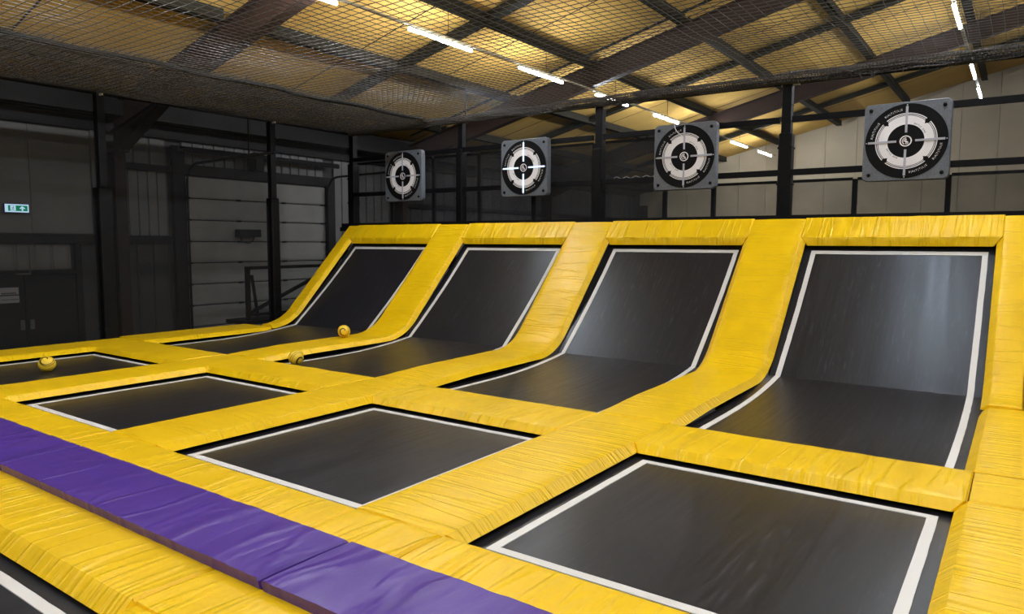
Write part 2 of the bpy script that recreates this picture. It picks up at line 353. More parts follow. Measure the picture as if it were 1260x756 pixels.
for yy in (8.62, 12.72):
    dpart('side_frame', box('side_frame', XW, XW+0.12, yy-0.16 if yy < 10 else yy-0.1, yy+0.11 if yy < 10 else yy+0.16, FZ, 3.30 if yy > 10 else 3.7, BEAMW))
    yt = yy + (0.12 if yy < 10 else -0.12)
    pts = [(XW+0.16, yt, FZ+0.1), (XW+0.16, yt, 2.9)] + [(XW+0.16+0.42*(1-math.cos(a)), yt, 2.9+0.42*math.sin(a)) for a in [rad(15*i) for i in range(1, 7)]] + [(XW+3.2, yt, 3.36)]
    dpart('track', tube('track', pts, 0.028, BEAMW, None, 6))
dpart('lintel', box('lintel', XW, XW+0.14, 8.5, 12.85, 3.10, 3.32, BEAMW))
dpart('spring_shaft', tube('spring_shaft', [(XW+0.3, 8.5, 3.62), (XW+0.3, 12.85, 3.62)], 0.06, BEAMW, None, 8))
dpart('shaft_bracket', box('shaft_bracket', XW, XW+0.35, 10.35, 10.55, 3.3, 3.72, BEAMW))
# dark double door and its frame in the left bay
d2 = struct(empty('door_2', (XW, 5.2, FZ)))
def d2part(o): o.parent = d2; o.matrix_parent_inverse = d2.matrix_basis.inverted(); return o
d2part(box('door_leaf', XW, XW+0.05, 4.00, 5.555, FZ+0.02, 1.02, DARKW)); d2part(box('door_leaf', XW, XW+0.05, 5.575, 6.44, FZ+0.02, 1.02, DARKW))
d2part(box('door_frame', XW, XW+0.09, 6.45, 6.56, FZ, 1.60, BEAMW)); d2part(box('door_frame', XW, XW+0.09, 3.9, 6.45, 1.03, 1.10, BEAMW))
d2part(box('handle_plate', XW+0.05, XW+0.07, 5.46, 5.53, 0.02, 0.2, mat('dull_metal', (0.12, 0.12, 0.12), 0.4))); d2part(box('handle_plate', XW+0.05, XW+0.07, 5.62, 5.69, 0.02, 0.2, bpy.data.materials['dull_metal']))
d2part(box('closer_bracket', XW+0.09, XW+0.11, 5.64, 5.66, 1.05, 1.60, bpy.data.materials['dull_metal'])); d2part(box('closer_bracket', XW+0.09, XW+0.11, 5.42, 5.66, 1.04, 1.065, bpy.data.materials['dull_metal']))

# gable wall: vertical cream panels
wb = struct(box('wall_back', XW-0.3, XE+0.3, YG+0.10, YG+0.3, FZ, 4.4, CREAM))
x = XW
while x < 16:
    x1 = x + 1.17; bm = bmesh.new()
    a, b = x+0.006, x1-0.006
    v = [bm.verts.new(p) for p in ((a, YG, FZ), (b, YG, FZ), (b, YG, zroof(b)+0.05), (a, YG, zroof(a)+0.05))]; bm.faces.new(v)
    v2 = [bm.verts.new((p.co.x, YG+0.1, p.co.z)) for p in v]; bm.faces.new(v2[::-1])
    for i in range(4): bm.faces.new((v[i], v2[i], v2[(i+1) % 4], v[(i+1) % 4]))
    bmesh.ops.recalc_face_normals(bm, faces=bm.faces); bm_obj('wall_panel', bm, CREAM, wb); x = x1
bm = bmesh.new()
v = [bm.verts.new(p) for p in ((XW-0.3, YG+0.11, 4.3), (XRIDGE, YG+0.11, zr(XRIDGE)+0.1), (XE+0.3, YG+0.11, 4.3), (XE+0.3, YG+0.25, 4.3), (XRIDGE, YG+0.25, zr(XRIDGE)+0.1), (XW-0.3, YG+0.25, 4.3))]
bm.faces.new(v[:3]); bm.faces.new(v[3:]); bm_obj('gable_infill', bm, CREAM, wb)
struct(box('wall_right', XE+0.05, XE+0.3, YB-0.2, YG+0.3, FZ, zroof(XE)+0.35, CLAD))
wf = struct(box('wall_front', XW-0.3, XE+0.3, YB-0.3, YB-0.05, FZ, 4.4, CLAD))
bm = bmesh.new(); v = [bm.verts.new(p) for p in ((XW-0.3, YB-0.1, 4.3), (XRIDGE, YB-0.1, zr(XRIDGE)+0.1), (XE+0.3, YB-0.1, 4.3))]; bm.faces.new(v); bm_obj('gable_infill', bm, CLAD, wf)

# ------------------------------------------------------------------ LED tube lights hung under the roof
def tube_light(x, y0, y1, z, label, rods=True):
    t = tag(empty('tube_light', (x, (y0+y1)/2, z)), label, 'light', 'tube lights under the roof'); h = (y1-y0)/2
    bm = bmesh.new(); n = 12                                         # round diffuser, lit almost all the way round
    ra = [(0.028*math.cos(rad(110) + rad(320)*i/n), -0.024 + 0.028*math.sin(rad(110) + rad(320)*i/n)) for i in range(n+1)]
    A = [bm.verts.new((p[0], -h, p[1])) for p in ra]; B = [bm.verts.new((p[0], h, p[1])) for p in ra]
    for i in range(n): bm.faces.new((A[i], A[i+1], B[i+1], B[i]))
    bm.faces.new(A[::-1]); bm.faces.new(B); bmesh.ops.recalc_face_normals(bm, faces=bm.faces)
    bm_obj('diffuser', bm, LEDM, t)
    box('housing', -0.02, 0.02, -h-0.02, h+0.02, 0.004, 0.036, TRUNK, t)
    return t
def trunking(x, y0, y1, z, label):
    t = tag(empty('cable_trunking', (x, (y0+y1)/2, z+0.045)), label, 'trunking')
    box('channel', -0.028, 0.028, -(y1-y0)/2, (y1-y0)/2, -0.008, 0.022, TRUNK, t)
    for yy in [-(y1-y0)/2 + 2.0 + 3.2*i for i in range(int((y1-y0)/3.2))]:
        tube('suspension_wire', [(0, yy, 0.02), (0, yy, zr(x)-z-0.045-(0.225 if abs(x+8.5) < 0.1 else 0.03))], 0.005, DARKW, t, 5)
ord_ = ['nearest', 'second', 'third', 'fourth', 'fifth', 'sixth', 'seventh', 'eighth', 'ninth', 'tenth', 'eleventh']
LX1, LZ1, LX2, LZ2 = -8.5, 5.2, -1.25, 5.9
st1 = [5.8, 9.0, 12.2, 15.4, 18.7, 21.9, 25.15, 28.3]
for i, y in enumerate(st1):
    tube_light(LX1, y, y+1.65, LZ1, f'{ord_[i]} tube of the long lit row left of centre, counted from the camera')
st2 = [15.25, 20.5, 23.6]
for i, y in enumerate(st2):
    tube_light(LX2, y, y+1.65, LZ2, ['bright white tube at the top right edge, nearest of its row', 'lit white tube just under the net rope at the upper right', 'smallest lit white tube at the upper right, above the rightmost target'][i])
trunking(LX1, -8, 30.5, LZ1, 'long pale channel that carries the left row of tube lights')
trunking(LX2, -8, 26.2, LZ2, 'short visible pale channel that carries the right row of tube lights')
for x, z, ys in ((LX1, LZ1, (-7, -3.8, -0.6, 2.6)), (LX2, LZ2, (-7, -3.8, -0.6, 2.6, 5.8, 9.0, 12.1))):
    for y in ys: tube_light(x, y, y+1.65, z, 'added unseen tube light outside the picture on the right, brightening roof and court')
trunking(2.2, -8, 24, 6.6, 'pale channel of the added, unseen row of tube lights outside the picture on the right')  # added row out of view, brightens the roof and the court's right side
for y in (-7, -3.8, -0.6, 2.6, 5.8, 9.0, 12.2, 15.4, 18.6, 21.8): tube_light(2.2, y, y+1.65, 6.6, 'added unseen tube light outside the picture on the right, brightening roof and court')

# ------------------------------------------------------------------ pads
def prof_pts(w, bl, br, t):
    """cross-section of a foam pad, left bottom -> top -> right bottom; bl/br = bevel run on that side."""
    p = [(-w-bl, -t)]
    if bl > 0: p += [(-w-bl*0.5, -t*0.47), (-w-bl*0.06, -t*0.05)]
    n = 8
    for i in range(n+1):
        s = -w + 2*w*i/n; e = abs(2*i/n-1); p.append((s, -0.001 if i in (0, n) else 0.004*(1-e*e)))
    if br != 0: p += [(w+br*0.06, -t*0.05), (w+br*0.5, -t*0.47)]
    p.append((w+br, -t)); return p
def sweep_pad(name, path, w, bl=BV, br=BV, t=PD, m0=(0, 0), m1=(0, 0), material=None, parent=None, amp=0.0028, seed=0.0, step=0.05, cover=None):
    """path: list of (point, across, up); m0/m1: (left,right) mitre factors at start/end."""
    pts = [Vector(p[0]) for p in path]
    d = [0.0]
    for a, b in zip(pts, pts[1:]): d.append(d[-1] + (b-a).length)
    Lh = d[-1]
    def at(u):
        u = min(max(u, 0), Lh); i = 0
        while i < len(d)-2 and d[i+1] < u: i += 1
        q = (u-d[i])/max(d[i+1]-d[i], 1e-9)
        sm = lambda j: path[i][j] if False else Vector(path[i][j]).lerp(Vector(path[i+1][j]), q)
        return sm(0), sm(1).normalized(), sm(2).normalized()
    pr = prof_pts(w, bl, br, t); n = max(4, int(Lh/step)); V, UV, F = [], [], []
    for i in range(n+1):
        for (s, h) in pr:
            out = max(0.0, abs(s)-w); sd = 0 if s < 0 else 1
            a, b = 0.009 + m0[sd]*out, Lh - 0.009 - m1[sd]*out
            u = a if i == 0 else b if i == n else a + 0.012 + (b-a-0.024)*(i-1)/(n-2)
            o, ax, upv = at(u)
            dn = 0.0
            if 0 < i < n and h > -t*0.9:
                dn = amp*noise.noise(Vector((u*5.0, s*2.2 + seed, seed))) + amp*0.7*noise.noise(Vector((u*17, s*3 + seed*2, seed)))
                if out > 0: dn += amp*0.9*noise.noise(Vector((u*26, seed, 3.0)))
            elif h <= -t*0.9: dn = amp*0.6*noise.noise(Vector((u*9, seed, 9.0)))
            if i in (0, n) and h > -t*0.5: dn -= 0.014
            V.append(o + ax*(s + (dn if out > 0 else 0)) + upv*(h + dn)); UV.append((u, s))
    c = len(pr)
    for i in range(n):
        for j in range(c-1): F.append((i*c+j, i*c+j+1, (i+1)*c+j+1, (i+1)*c+j))
        F.append((i*c+c-1, i*c, (i+1)*c, (i+1)*c+c-1))
    F.append(tuple(range(c-1, -1, -1))); F.append(tuple(n*c+j for j in range(c)))
    o = mesh(name, V, F, material or YEL, parent, False, UV)
    me = o.data; av = me.attributes.new('bevel', 'FLOAT', 'POINT')
    for q in range(len(V)): av.data[q].value = 0.0 if material else 1.0 if abs(UV[q][1]) > w + 1e-4 else (0.4 if abs(UV[q][1]) > w - 1e-4 else 0.0)
    bm = bmesh.new(); bm.from_mesh(me); bmesh.ops.recalc_face_normals(bm, faces=bm.faces); bm.to_mesh(me); bm.free()
    for pl in me.polygons: pl.use_smooth = len(pl.vertices) == 4
    me.set_sharp_from_angle(angle=rad(30))
    return o
Xa, Ya, Za = Vector((1, 0, 0)), Vector((0, 1, 0)), Vector((0, 0, 1))
seedc = [0.0]
def pad_thing(label, group, *args, **kw):
    seedc[0] += 3.7
    o = sweep_pad('foam_pad', *args, seed=seedc[0], **kw); return tag(o, label, 'pad', group)
def pathY(x, y0, y1, z=0.0): return [((x, y0, z), Xa, Za), ((x, y1, z), Xa, Za)]
def pathX(y, x0, x1, z=0.0): return [((x0, y, z), -Ya, Za), ((x1, y, z), -Ya, Za)]   # left side of the profile = far side
# ramp profile of the pads (y, z): flat, rounded, 46 degree slope
YK, ZK, SL = 9.01, 0.045, math.atan(1.04)
def ramp_path(x, y0, ytop_len=2.745, R=0.95):
    out = [((x, y0, 0.0), Xa, Za), ((x, y0+0.9, 0.035), Xa, Za)]
    tl = R*math.tan(SL/2); n = 10
    cy0 = YK - tl
    for i in range(n+1):
        a = SL*i/n
        out.append(((x, cy0 + R*math.sin(a), ZK + R*(1-math.cos(a))), Xa, Vector((0, -math.sin(a), math.cos(a)))))
    out.append(((x, YK + ytop_len*math.cos(SL), ZK + ytop_len*math.sin(SL)), Xa, Vector((0, -math.sin(SL), math.cos(SL)))))
    return out
lane = {4: 'leftmost', 3: 'second from left', 2: 'second from right', 1: 'rightmost'}
gR, gC, gD, gS = 'yellow pads between the ramps', 'yellow pads across the foot of the ramps', 'yellow pads between the flat trampolines', 'yellow pads along the walkway'
# between the ramps
rl = {3: 'long yellow pad between the leftmost ramp and its neighbour, rising from floor to top', 2: 'long yellow pad between the two middle ramps, rising from floor to top', 1: 'long yellow pad between the rightmost ramp and the next one, rising to the top'}
for k_ in (1, 2, 3):
    pad_thing(rl[k_], gR, ramp_path(X0-k_*P, YC1), W, m0=(1, 1), m1=(0, 0), step=0.06)
# edge pads of the ramps: narrow on the slope, wide on the flat
def half_path(xc, *a, **k): return ramp_path(xc, *a, **k)
xl = (DR(4) - 12.14)/2
pad_thing('narrow yellow edge pad running up the left side of the leftmost ramp', gR, ramp_path(xl, 8.75)[2:], (DR(4)+12.14)/2, bl=0.02, m0=(0, 0), step=0.06)
pad_thing('flat yellow border pad beside the dark side net, left of the leftmost ramp', gR, pathY((DR(4)+XLE-0.1)/2, YC1, 8.62, 0.01), (DR(4)-XLE+0.1)/2, bl=0.01, m0=(0, 1), step=0.06)
xr = (DL(0) + 0.07)/2
pad_thing('yellow edge pad rising along the right side of the rightmost ramp', gR, ramp_path(xr, 8.75)[2:], (0.07-DL(0))/2, br=0.02, step=0.06)
pad_thing('flat yellow border pad at the right edge of the picture beside the rightmost ramp', gR, pathY((DL(0)+XRE)/2, YC1, 8.62, 0.01), (XRE-DL(0))/2, br=0.01, m0=(1, 0), step=0.06)
# between the flat trampolines, including the crossing square
dl = {3: 'yellow pad between the two leftmost flat trampolines', 2: 'yellow pad between the middle flat trampoline and the one left of it', 1: 'wide yellow pad between the middle flat trampoline and the large right one'}
for k_ in (1, 2, 3):
    pad_thing(dl[k_], gD, pathY(X0-k_*P, YS1, YC1), W, m0=(1, 1), step=0.06)
pad_thing('short yellow border pad at the right edge, level with the foot of the rightmost ramp', gD, pathY((DL(0)+XRE)/2, YC0, YC1), (XRE-DL(0))/2, bl=0.004, br=0.01, step=0.06)
pad_thing('yellow border pad at the bottom right corner, beside the large right trampoline', gD, pathY((DL(0)+XRE)/2, YS1, YC0), (XRE-DL(0))/2, br=0.01, m0=(1, 0), step=0.06)
pad_thing('yellow border pad at the left edge, beside the trampoline with a ball on it', gD, pathY((DR(4)+XLE)/2, YS1, YC1), (DR(4)-XLE)/2, bl=0.01, m0=(0, 1), step=0.06)
# across the foot of every ramp
for k_ in (1, 2, 3, 4):
    pad_thing(f'yellow pad across the foot of the {lane[k_]} ramp', gC, pathX((YC0+YC1)/2, DR(k_), DL(k_-1)), (YC1-YC0)/2, m0=(1, 1), m1=(1, 1), step=0.06)
# across the top of every ramp
yt, zt_ = YK + 2.745*math.cos(SL), ZK + 2.745*math.sin(SL)
dvec = Vector((0, math.cos(SL), math.sin(SL))); nvec = Vector((0, -math.sin(SL), math.cos(SL)))
for k_ in (1, 2, 3, 4):
    c0 = Vector((0, yt, zt_)) - dvec*0.19
    pth = [(c0 + Xa*DR(k_), dvec*-1, nvec), (c0 + Xa*DL(k_-1), dvec*-1, nvec)]
    pad_thing(f'yellow pad along the top edge of the {lane[k_]} ramp', 'yellow pads along the top of the ramps', pth, 0.19, bl=0.02, br=0.09, t=0.085, m0=(0, 1), m1=(0, 1), amp=0.006, step=0.04)
# strip between beds and purple walkway
sx = [(DL(3)-P*0.95, DL(3), 'yellow pad at the left edge between the purple mats and the flat trampolines'), (DL(3), DL(2), 'yellow pad between the purple mats and the second flat trampoline from left'), (DL(2), DL(1), 'long yellow pad between the purple mats and the middle flat trampoline'), (DL(1), DR(1)-0.02, 'short yellow pad joining the walkway to the wide divider pad, bottom centre'), (DR(1)-0.02, XRE, 'yellow pad along the bottom edge in front of the large right trampoline')]
for a, b, lb in sx:
    pad_thing(lb, gS, pathX((YS0+YS1)/2, a, b), (YS1-YS0)/2, br=0.004, step=0.05)
# front strip beyond the purple walkway
pad_thing('yellow pad in the lower left corner, in front of the purple mats', gS, pathX((YF0+YP0+0.025)/2, DL(2)-0.1, DL(1)-0.06, ZF), (YP0+0.025-YF0)/2, bl=0.004, br=0.09, t=0.085, step=0.05)
pad_thing('yellow pad at the bottom edge, right of the lower left corner pad', gS, pathX((YF0+YP0+0.025)/2, DL(1)-0.06, DR(0), ZF), (YP0+0.025-YF0)/2, bl=0.004, br=0.02, t=0.085, step=0.05)
pad_thing('yellow pad with a rounded edge at the bottom left, running toward the camera', gD, pathY(X0-P, -1.2, YF0, ZF), W, m1=(0, 0), bl=0.09, t=0.085, step=0.06)
for k_, n_ in ((3, 'just'), (4, 'well')):
    pad_thing(f'yellow pad in front of the purple mats, {n_} outside the left edge', gS, pathX((YF0+YP0+0.025)/2, DL(k_)-0.1, DL(k_-1)-0.1, ZF), (YP0+0.025-YF0)/2, bl=0.004, br=0.09, t=0.085, step=0.08)
pad_thing('yellow pad running toward the camera, just outside the left edge', gD, pathY(X0-2*P, -1.2, YF0, ZF), W, bl=0.09, t=0.085, step=0.08)
# purple walkway mats
for a, b, lb in ((-12.4, -9.26, 'purple mat just outside the left edge of the picture'), (-9.25, -6.10, 'purple mat at the left edge, farthest of the purple walkway'), (-6.09, -2.955, 'long purple mat in the middle of the purple walkway'), (-2.945, 0.6, 'purple mat at the bottom edge, nearest of the purple walkway')):
    seedc[0] += 3.1
    tag(sweep_pad('walkway_mat', pathX((YS0+YP0)/2, a, b, 0.012), (YS0-YP0)/2-0.006, 0.004, -0.012, 0.062, material=PUR, seed=seedc[0], amp=0.005, step=0.04), lb, 'mat', 'purple walkway mats')

# ------------------------------------------------------------------ trampolines
def bed_grid(name, rows, x0, x1, nx, parent, material, seed, inset=0.0):
    V, UV, F = [], [], []; u = 0.0
    for i, (y, z) in enumerate(rows):
        if i: u += math.hypot(y-rows[i-1][0], z-rows[i-1][1])
        for j in range(nx+1):
            ins = inset*max(0.0, 1-abs(y-9.06)/0.8); x = x0 + ins + (x1-x0-2*ins)*j/nx
            V.append((x, y, z + 0.002*noise.noise(Vector((x*1.5, y*1.5, seed))))); UV.append((u, x))
    c = nx+1
    for i in range(len(rows)-1):
        for j in range(nx): F.append((i*c+j, i*c+j+1, (i+1)*c+j+1, (i+1)*c+j))
    return mesh(name, V, F, material, parent, True, UV)
def tape(parent, a_pts, nrm, wdt, inward, mit0=True, mit1=True, name='tape_strip'):
    """white webbing strip along a polyline of outer-edge points, mitred at both ends."""
    V, F = [], []; n = len(a_pts)
    for i, p in enumerate(a_pts):
        p = Vector(p); q = Vector(inward); d = (Vector(a_pts[min(i+1, n-1)]) - Vector(a_pts[max(i-1, 0)])).normalized()
        sh = d*wdt if (i == 0 and mit0) else (-d*wdt if (i == n-1 and mit1) else Vector((0, 0, 0)))
        N = Vector(nrm[i]) if isinstance(nrm, list) else Vector(nrm)
        j1 = 0.004*noise.noise(p*7.0)
        for pos in (p + q*j1, p + q*(wdt + j1*0.5) + sh):
            V += [pos + N*0.005, pos - N*0.002]
    for i in range(n-1):
        a, b = i*4, (i+1)*4
        F += [(a, a+2, b+2, b), (a+1, b+1, b+3, a+3), (a, b, b+1, a+1), (a+2, a+3, b+3, b+2)]
    F += [(0, 1, 3, 2), ((n-1)*4, (n-1)*4+2, (n-1)*4+3, (n-1)*4+1)]
    o = mesh(name, V, F, WHT, parent)
    bm = bmesh.new(); bm.from_mesh(o.data); bmesh.ops.recalc_face_normals(bm, faces=bm.faces); bm.to_mesh(o.data); bm.free()
    return o
TW, G = 0.062, 0.075+0.078
def flat_bed(k_, y0, y1, z, ya, yb, label):
    t = tag(empty('flat_trampoline', ((DR(k_)+DL(k_-1))/2, (y0+y1)/2, z)), label, 'trampoline', 'flat trampolines')
    x0, x1 = DR(k_)+0.02, DL(k_-1)-0.02
    def P_(o): o.parent = t; o.matrix_parent_inverse = t.matrix_basis.inverted(); return o
    n = 30; rows = [(y0 + (y1-y0)*i/n, z) for i in range(n+1)]
    P_(bed_grid('jump_mat', rows, x0, x1, 24, None, BED, k_*2.0+y0))
    xa, xb = DR(k_)+G, DL(k_-1)-G
    N = 24
    P_(tape(None, [(xa, ya+(yb-ya)*i/N, z) for i in range(N+1)], (0, 0, 1), TW, (1, 0, 0)))
    P_(tape(None, [(xb, ya+(yb-ya)*i/N, z) for i in range(N+1)], (0, 0, 1), TW, (-1, 0, 0)))
    P_(tape(None, [(xa+(xb-xa)*i/N, ya, z+0.001) for i in range(N+1)], (0, 0, 1), TW, (0, 1, 0)))
    P_(tape(None, [(xa+(xb-xa)*i/N, yb, z+0.001) for i in range(N+1)], (0, 0, 1), TW, (0, -1, 0)))
    return t
fb = {4: 'leftmost flat trampoline, with a striped ball lying on it', 3: 'second flat trampoline from the left, long and narrow in view', 2: 'flat trampoline in the middle, beside the purple walkway', 1: 'large flat trampoline at the lower right'}
for k_ in (1, 2, 3, 4): flat_bed(k_, YS1+0.01, YC0, ZB, 3.1659, 5.2633, fb[k_])
flat_bed(2, -1.2, YF0-0.02, ZB-0.055, -0.6, 1.475, 'flat trampoline cut off at the lower left corner')

flat_bed(3, -1.2, YF0-0.02, ZB-0.055, -0.6, 1.475, 'flat trampoline just outside the lower left corner')
def ramp_bed(k_):
    t = tag(empty('ramp_trampoline', ((DR(k_)+DL(k_-1))/2, 8.5, -0.1)), f'{lane[k_]} ramp, a black jump bed that bends up to the back', 'trampoline', 'ramp trampolines')
    def P_(o): o.parent = t; o.matrix_parent_inverse = t.matrix_basis.inverted(); return o
    zf = lambda y: -0.105 + 0.125*max(0, (y-7.2)/1.86)**2.2
    rows = [(YC1+0.02 + (9.06-YC1-0.02)*i/24, zf(YC1+0.02 + (9.06-YC1-0.02)*i/24)) for i in range(25)]
    ytop, ztop = 10.83, 1.70; n = 24; sl = []
    for i in range(n+1):
        q = i/n; sag = -0.035*math.sin(math.pi*q)
        sl.append((9.06+(ytop-9.06)*q - sag*0.69, 0.02+(ztop-0.02)*q + sag*0.72))
    x0, x1 = DR(k_)+0.02, DL(k_-1)-0.02
    P_(bed_grid('lower_mat', rows, x0, x1, 24, None, BED, k_*3.0, 0.065)); P_(bed_grid('slope_mat', sl, x0, x1, 24, None, BED, k_*3.0+1, 0.065))
    xa, xb = DR(k_)+G, DL(k_-1)-G; nz = (0, -0.69, 0.72)
    up_rows = [r for r in sl if r[0] < 10.72]
    for xx, inn in ((xa, (1, 0, 0)), (xb, (-1, 0, 0))):
        P_(tape(None, [(xx, y, z) for y, z in rows if y > YC1+0.05], (0, 0, 1), TW, inn, False, False))
        P_(tape(None, [(xx, y, z) for y, z in up_rows], nz, TW, inn, False, True))
    ye, ze = up_rows[-1]; s = 0.69
    P_(tape(None, [(xa+(xb-xa)*i/24, ye, ze) for i in range(25)], nz, TW, (0, -0.72, -0.69)))
    # black spring cover hanging below the top pad
    P_(box('spring_cover', x0, x1, ytop-0.02, ytop+0.04, ztop-0.05, ztop+0.10, BLK))
for k_ in (1, 2, 3, 4): ramp_bed(k_)

# steel frame that carries beds and pads
fr = tag(empty('trampoline_frame', (-6, 6, FZ)), 'black steel frame under the yellow pads that carries the trampolines', 'frame')
def Fp(o): o.parent = fr; o.matrix_parent_inverse = fr.matrix_basis.inverted(); return o
for k_ in range(5):
    xc = X0 - k_*P
    Fp(box('long_beam', xc-0.12, xc+0.12, 2.1, 8.7, -0.24, -0.08, STEEL)); Fp(box('front_beam', xc-0.12, xc+0.12, -1.2, 2.1, -0.30, -0.16, STEEL)); Fp(beam('slope_beam', (xc, 8.95, -0.40), (xc, 10.88, 1.62), 0.2, 0.14, STEEL))
    for y in (0.0, 3.0, 5.8, 8.6): Fp(box('leg', xc-0.05, xc+0.05, y-0.05, y+0.05, FZ, -0.2, STEEL))
    Fp(box('back_leg', xc-0.05, xc+0.05, 10.8, 10.9, FZ, 1.8, STEEL))
for y in (YF0+0.1, YS0+0.15, 5.75): Fp(box('cross_tube', XLE+0.1, XRE-0.05, y-0.08, y+0.08, -0.27, -0.165, STEEL))
Fp(box('top_tube', -12.15, 0.1, 10.92, 11.02, 1.80, 1.89, STEEL))
Fp(box('platform', -12.62, 1.5, 11.05, 13.2, 1.90, 1.99, STEEL)); Fp(box('edge_pipe', -12.62, 1.5, 11.10, 11.18, 1.99, 2.075, STEEL))
for xx in (-12, -9.3, -6.2, -3, 0.2): Fp(box('back_leg', xx-0.05, xx+0.05, 13.0, 13.1, FZ, 1.92, STEEL))
Fp(box('side_panel', XLE-0.06, XLE-0.01, -1.2, 9.2, FZ, -0.10, BLK))

# ------------------------------------------------------------------ net posts
def net_post(x, y, z0, zj, zt, wu, wl_, label, side):
    t = tag(empty('net_post', (x, y, z0)), label, 'post', 'posts that hold the nets')
    box('upper_tube', -wu/2, wu/2, -wu/2, wu/2, zj-z0-0.1, zt-z0, STEEL, t, 0.008)
    box('padded_sleeve', -wl_/2 - 0.02*side, wl_/2 - 0.02*side, -wl_/2, wl_/2, 0, zj-z0, SLEEVE, t, 0.03)
    for zz in (0.55, 1.1):
        if zj-z0 > zz+0.2: box('strap', -wl_/2-0.004-0.02*side, wl_/2+0.004-0.02*side, -wl_/2-0.004, wl_/2+0.004, zz, zz+0.03, BLK, t)
    for zz in (zt-z0-0.62, zt-z0-0.38):
        box('clip', -wu/2-0.004, wu/2+0.004, -wu/2-0.004, wu/2+0.004, zz, zz+0.012, BLK, t)
    box('top_bracket', wu/2, wu/2+0.10, -0.02, 0.0, zt-z0-0.09, zt-z0-0.06, WSTEEL, t); box('top_bracket', -wu/2-0.03, -wu/2, -0.02, 0.0, zt-z0-0.09, zt-z0-0.04, WSTEEL, t)
    return t
net_post(-12.75, 5.99, -0.95, 2.56, 4.16, 0.13, 0.24, 'black net post standing at the left, nearest of the side row', 0)
net_post(-12.75, 9.37, -0.95, 2.56, 4.16, 0.13, 0.20, 'black net post in front of the grey roller door', 0)
net_post(-12.70, 11.55, 1.99, 3.45, 4.16, 0.13, 0.20, 'black net post in the far left corner, behind the leftmost ramp', 0)
net_post(-9.43, 11.5, 1.99, 3.55, 4.14, 0.12, 0.17, 'black net post between the first and second targets from the left', 1)
net_post(-6.25, 11.5, 1.99, 3.33, 4.10, 0.14, 0.20, 'black net post between the two middle targets', 1)
net_post(-3.04, 11.5, 1.99, 3.33, 4.12, 0.14, 0.20, 'black net post between the two right-hand targets', 0)
# horizontal rails behind the targets
def rail(x0, x1, z, label, y=11.44):
    tag(box('target_rail', x0, x1, y-0.03, y+0.03, z-0.045, z+0.045, STEEL), label, 'rail', 'rails the targets hang on')
XS = [(-12.62, -9.51, 'leftmost'), (-9.35, -6.36, 'second from left'), (-6.15, -3.13, 'second from right'), (-2.95, 1.4, 'rightmost')]
for a, b, n_ in XS:
    rail(a, b, 3.52, f'upper black rail behind the {n_} target'); rail(a, b, 2.73, f'lower black rail behind the {n_} target')
# top rails along the left side and the back
tag(tube('net_rail', [(-12.75, -2, 4.14), (-12.75, 11.6, 4.14)], 0.05, STEEL), 'long black rail along the left side that the net hangs from', 'rail')
tag(tube('net_rail', [(-12.7, 11.5, 4.11), (1.5, 11.5, 4.08)], 0.045, STEEL), 'black rail across the back above the targets', 'rail')

# ------------------------------------------------------------------ nets
def sheet(name, pts, nx, nz_, m, label, cat='net', group=None, amp=0.02):
    a, b, c, d = [Vector(p) for p in pts]; V, F = [], []     # a-b bottom, d-c top
    nrm = (b-a).cross(d-a).normalized()
    for i in range(nx+1):
        for j in range(nz_+1):
            p = a.lerp(b, i/nx).lerp(d.lerp(c, i/nx), j/nz_)
            V.append(p + nrm*amp*noise.noise(p*0.9)*math.sin(math.pi*j/nz_))
    for i in range(nx):
        for j in range(nz_): q = i*(nz_+1)+j; F.append((q, q+1, q+nz_+2, q+nz_+1))
    return tag(mesh(name, V, F, m, None, True), label, cat, group)
NETL = net_mat('fine_net_side', (0.012, 0.012, 0.013), 0.52); NETB = net_mat('fine_net_back', (0.05, 0.05, 0.05), 0.22)
NETD = net_mat('mesh_screen', (0.034, 0.034, 0.036), 0.80); NETR = net_mat('mesh_screen_light', (0.02, 0.02, 0.02), 0.55)
sheet('side_net', ((-12.76, -2, -0.05), (-12.76, 11.6, -0.05), (-12.76, 11.6, 4.14), (-12.76, -2, 4.14)), 40, 12, NETL, 'fine black net curtain along the left side, darkening the wall behind')
for i, (a, b, n_) in enumerate([(-12.7, -9.43, 'leftmost'), (-9.43, -6.25, 'second from left'), (-6.25, -3.04, 'second from right'), (-3.04, 1.5, 'rightmost')]):
    sheet('back_net', ((a, 11.60, 2.0), (b, 11.60, 2.0), (b, 11.60, 4.1), (a, 11.60, 4.1)), 16, 8, NETB, f'thin see-through net hanging behind the {n_} target', group='back nets')
# framed mesh screens a step behind
def screen(x0, x1, z1, m, label, y=12.3):
    t = tag(empty('mesh_screen', ((x0+x1)/2, y, 1.99)), label, 'screen', 'framed mesh screens behind the targets'); h = (x1-x0)/2
    me = [(-h+0.03, 0, 0.0), (h-0.03, 0, 0.0), (h-0.03, 0, z1-1.99), (-h+0.03, 0, z1-1.99)]
    V, F = [], []
    for i in range(9):
        for j in range(5): V.append((-h+0.03+(2*h-0.06)*i/8, 0.012*noise.noise(Vector((i*0.7+x0, j*0.6, 1))), (z1-1.99)*j/4))
    for i in range(8):
        for j in range(4): q = i*5+j; F.append((q, q+1, q+6, q+5))
    mesh('mesh_sheet', V, F, m, t, True)
    box('upright', -h-0.03, -h+0.04, -0.035, 0.035, 0, z1-1.99, STEEL, t); box('top_bar', -h+0.04, h-0.03, -0.02, 0.02, z1-1.99-0.02, z1-1.99+0.025, STEEL, t)
    return t
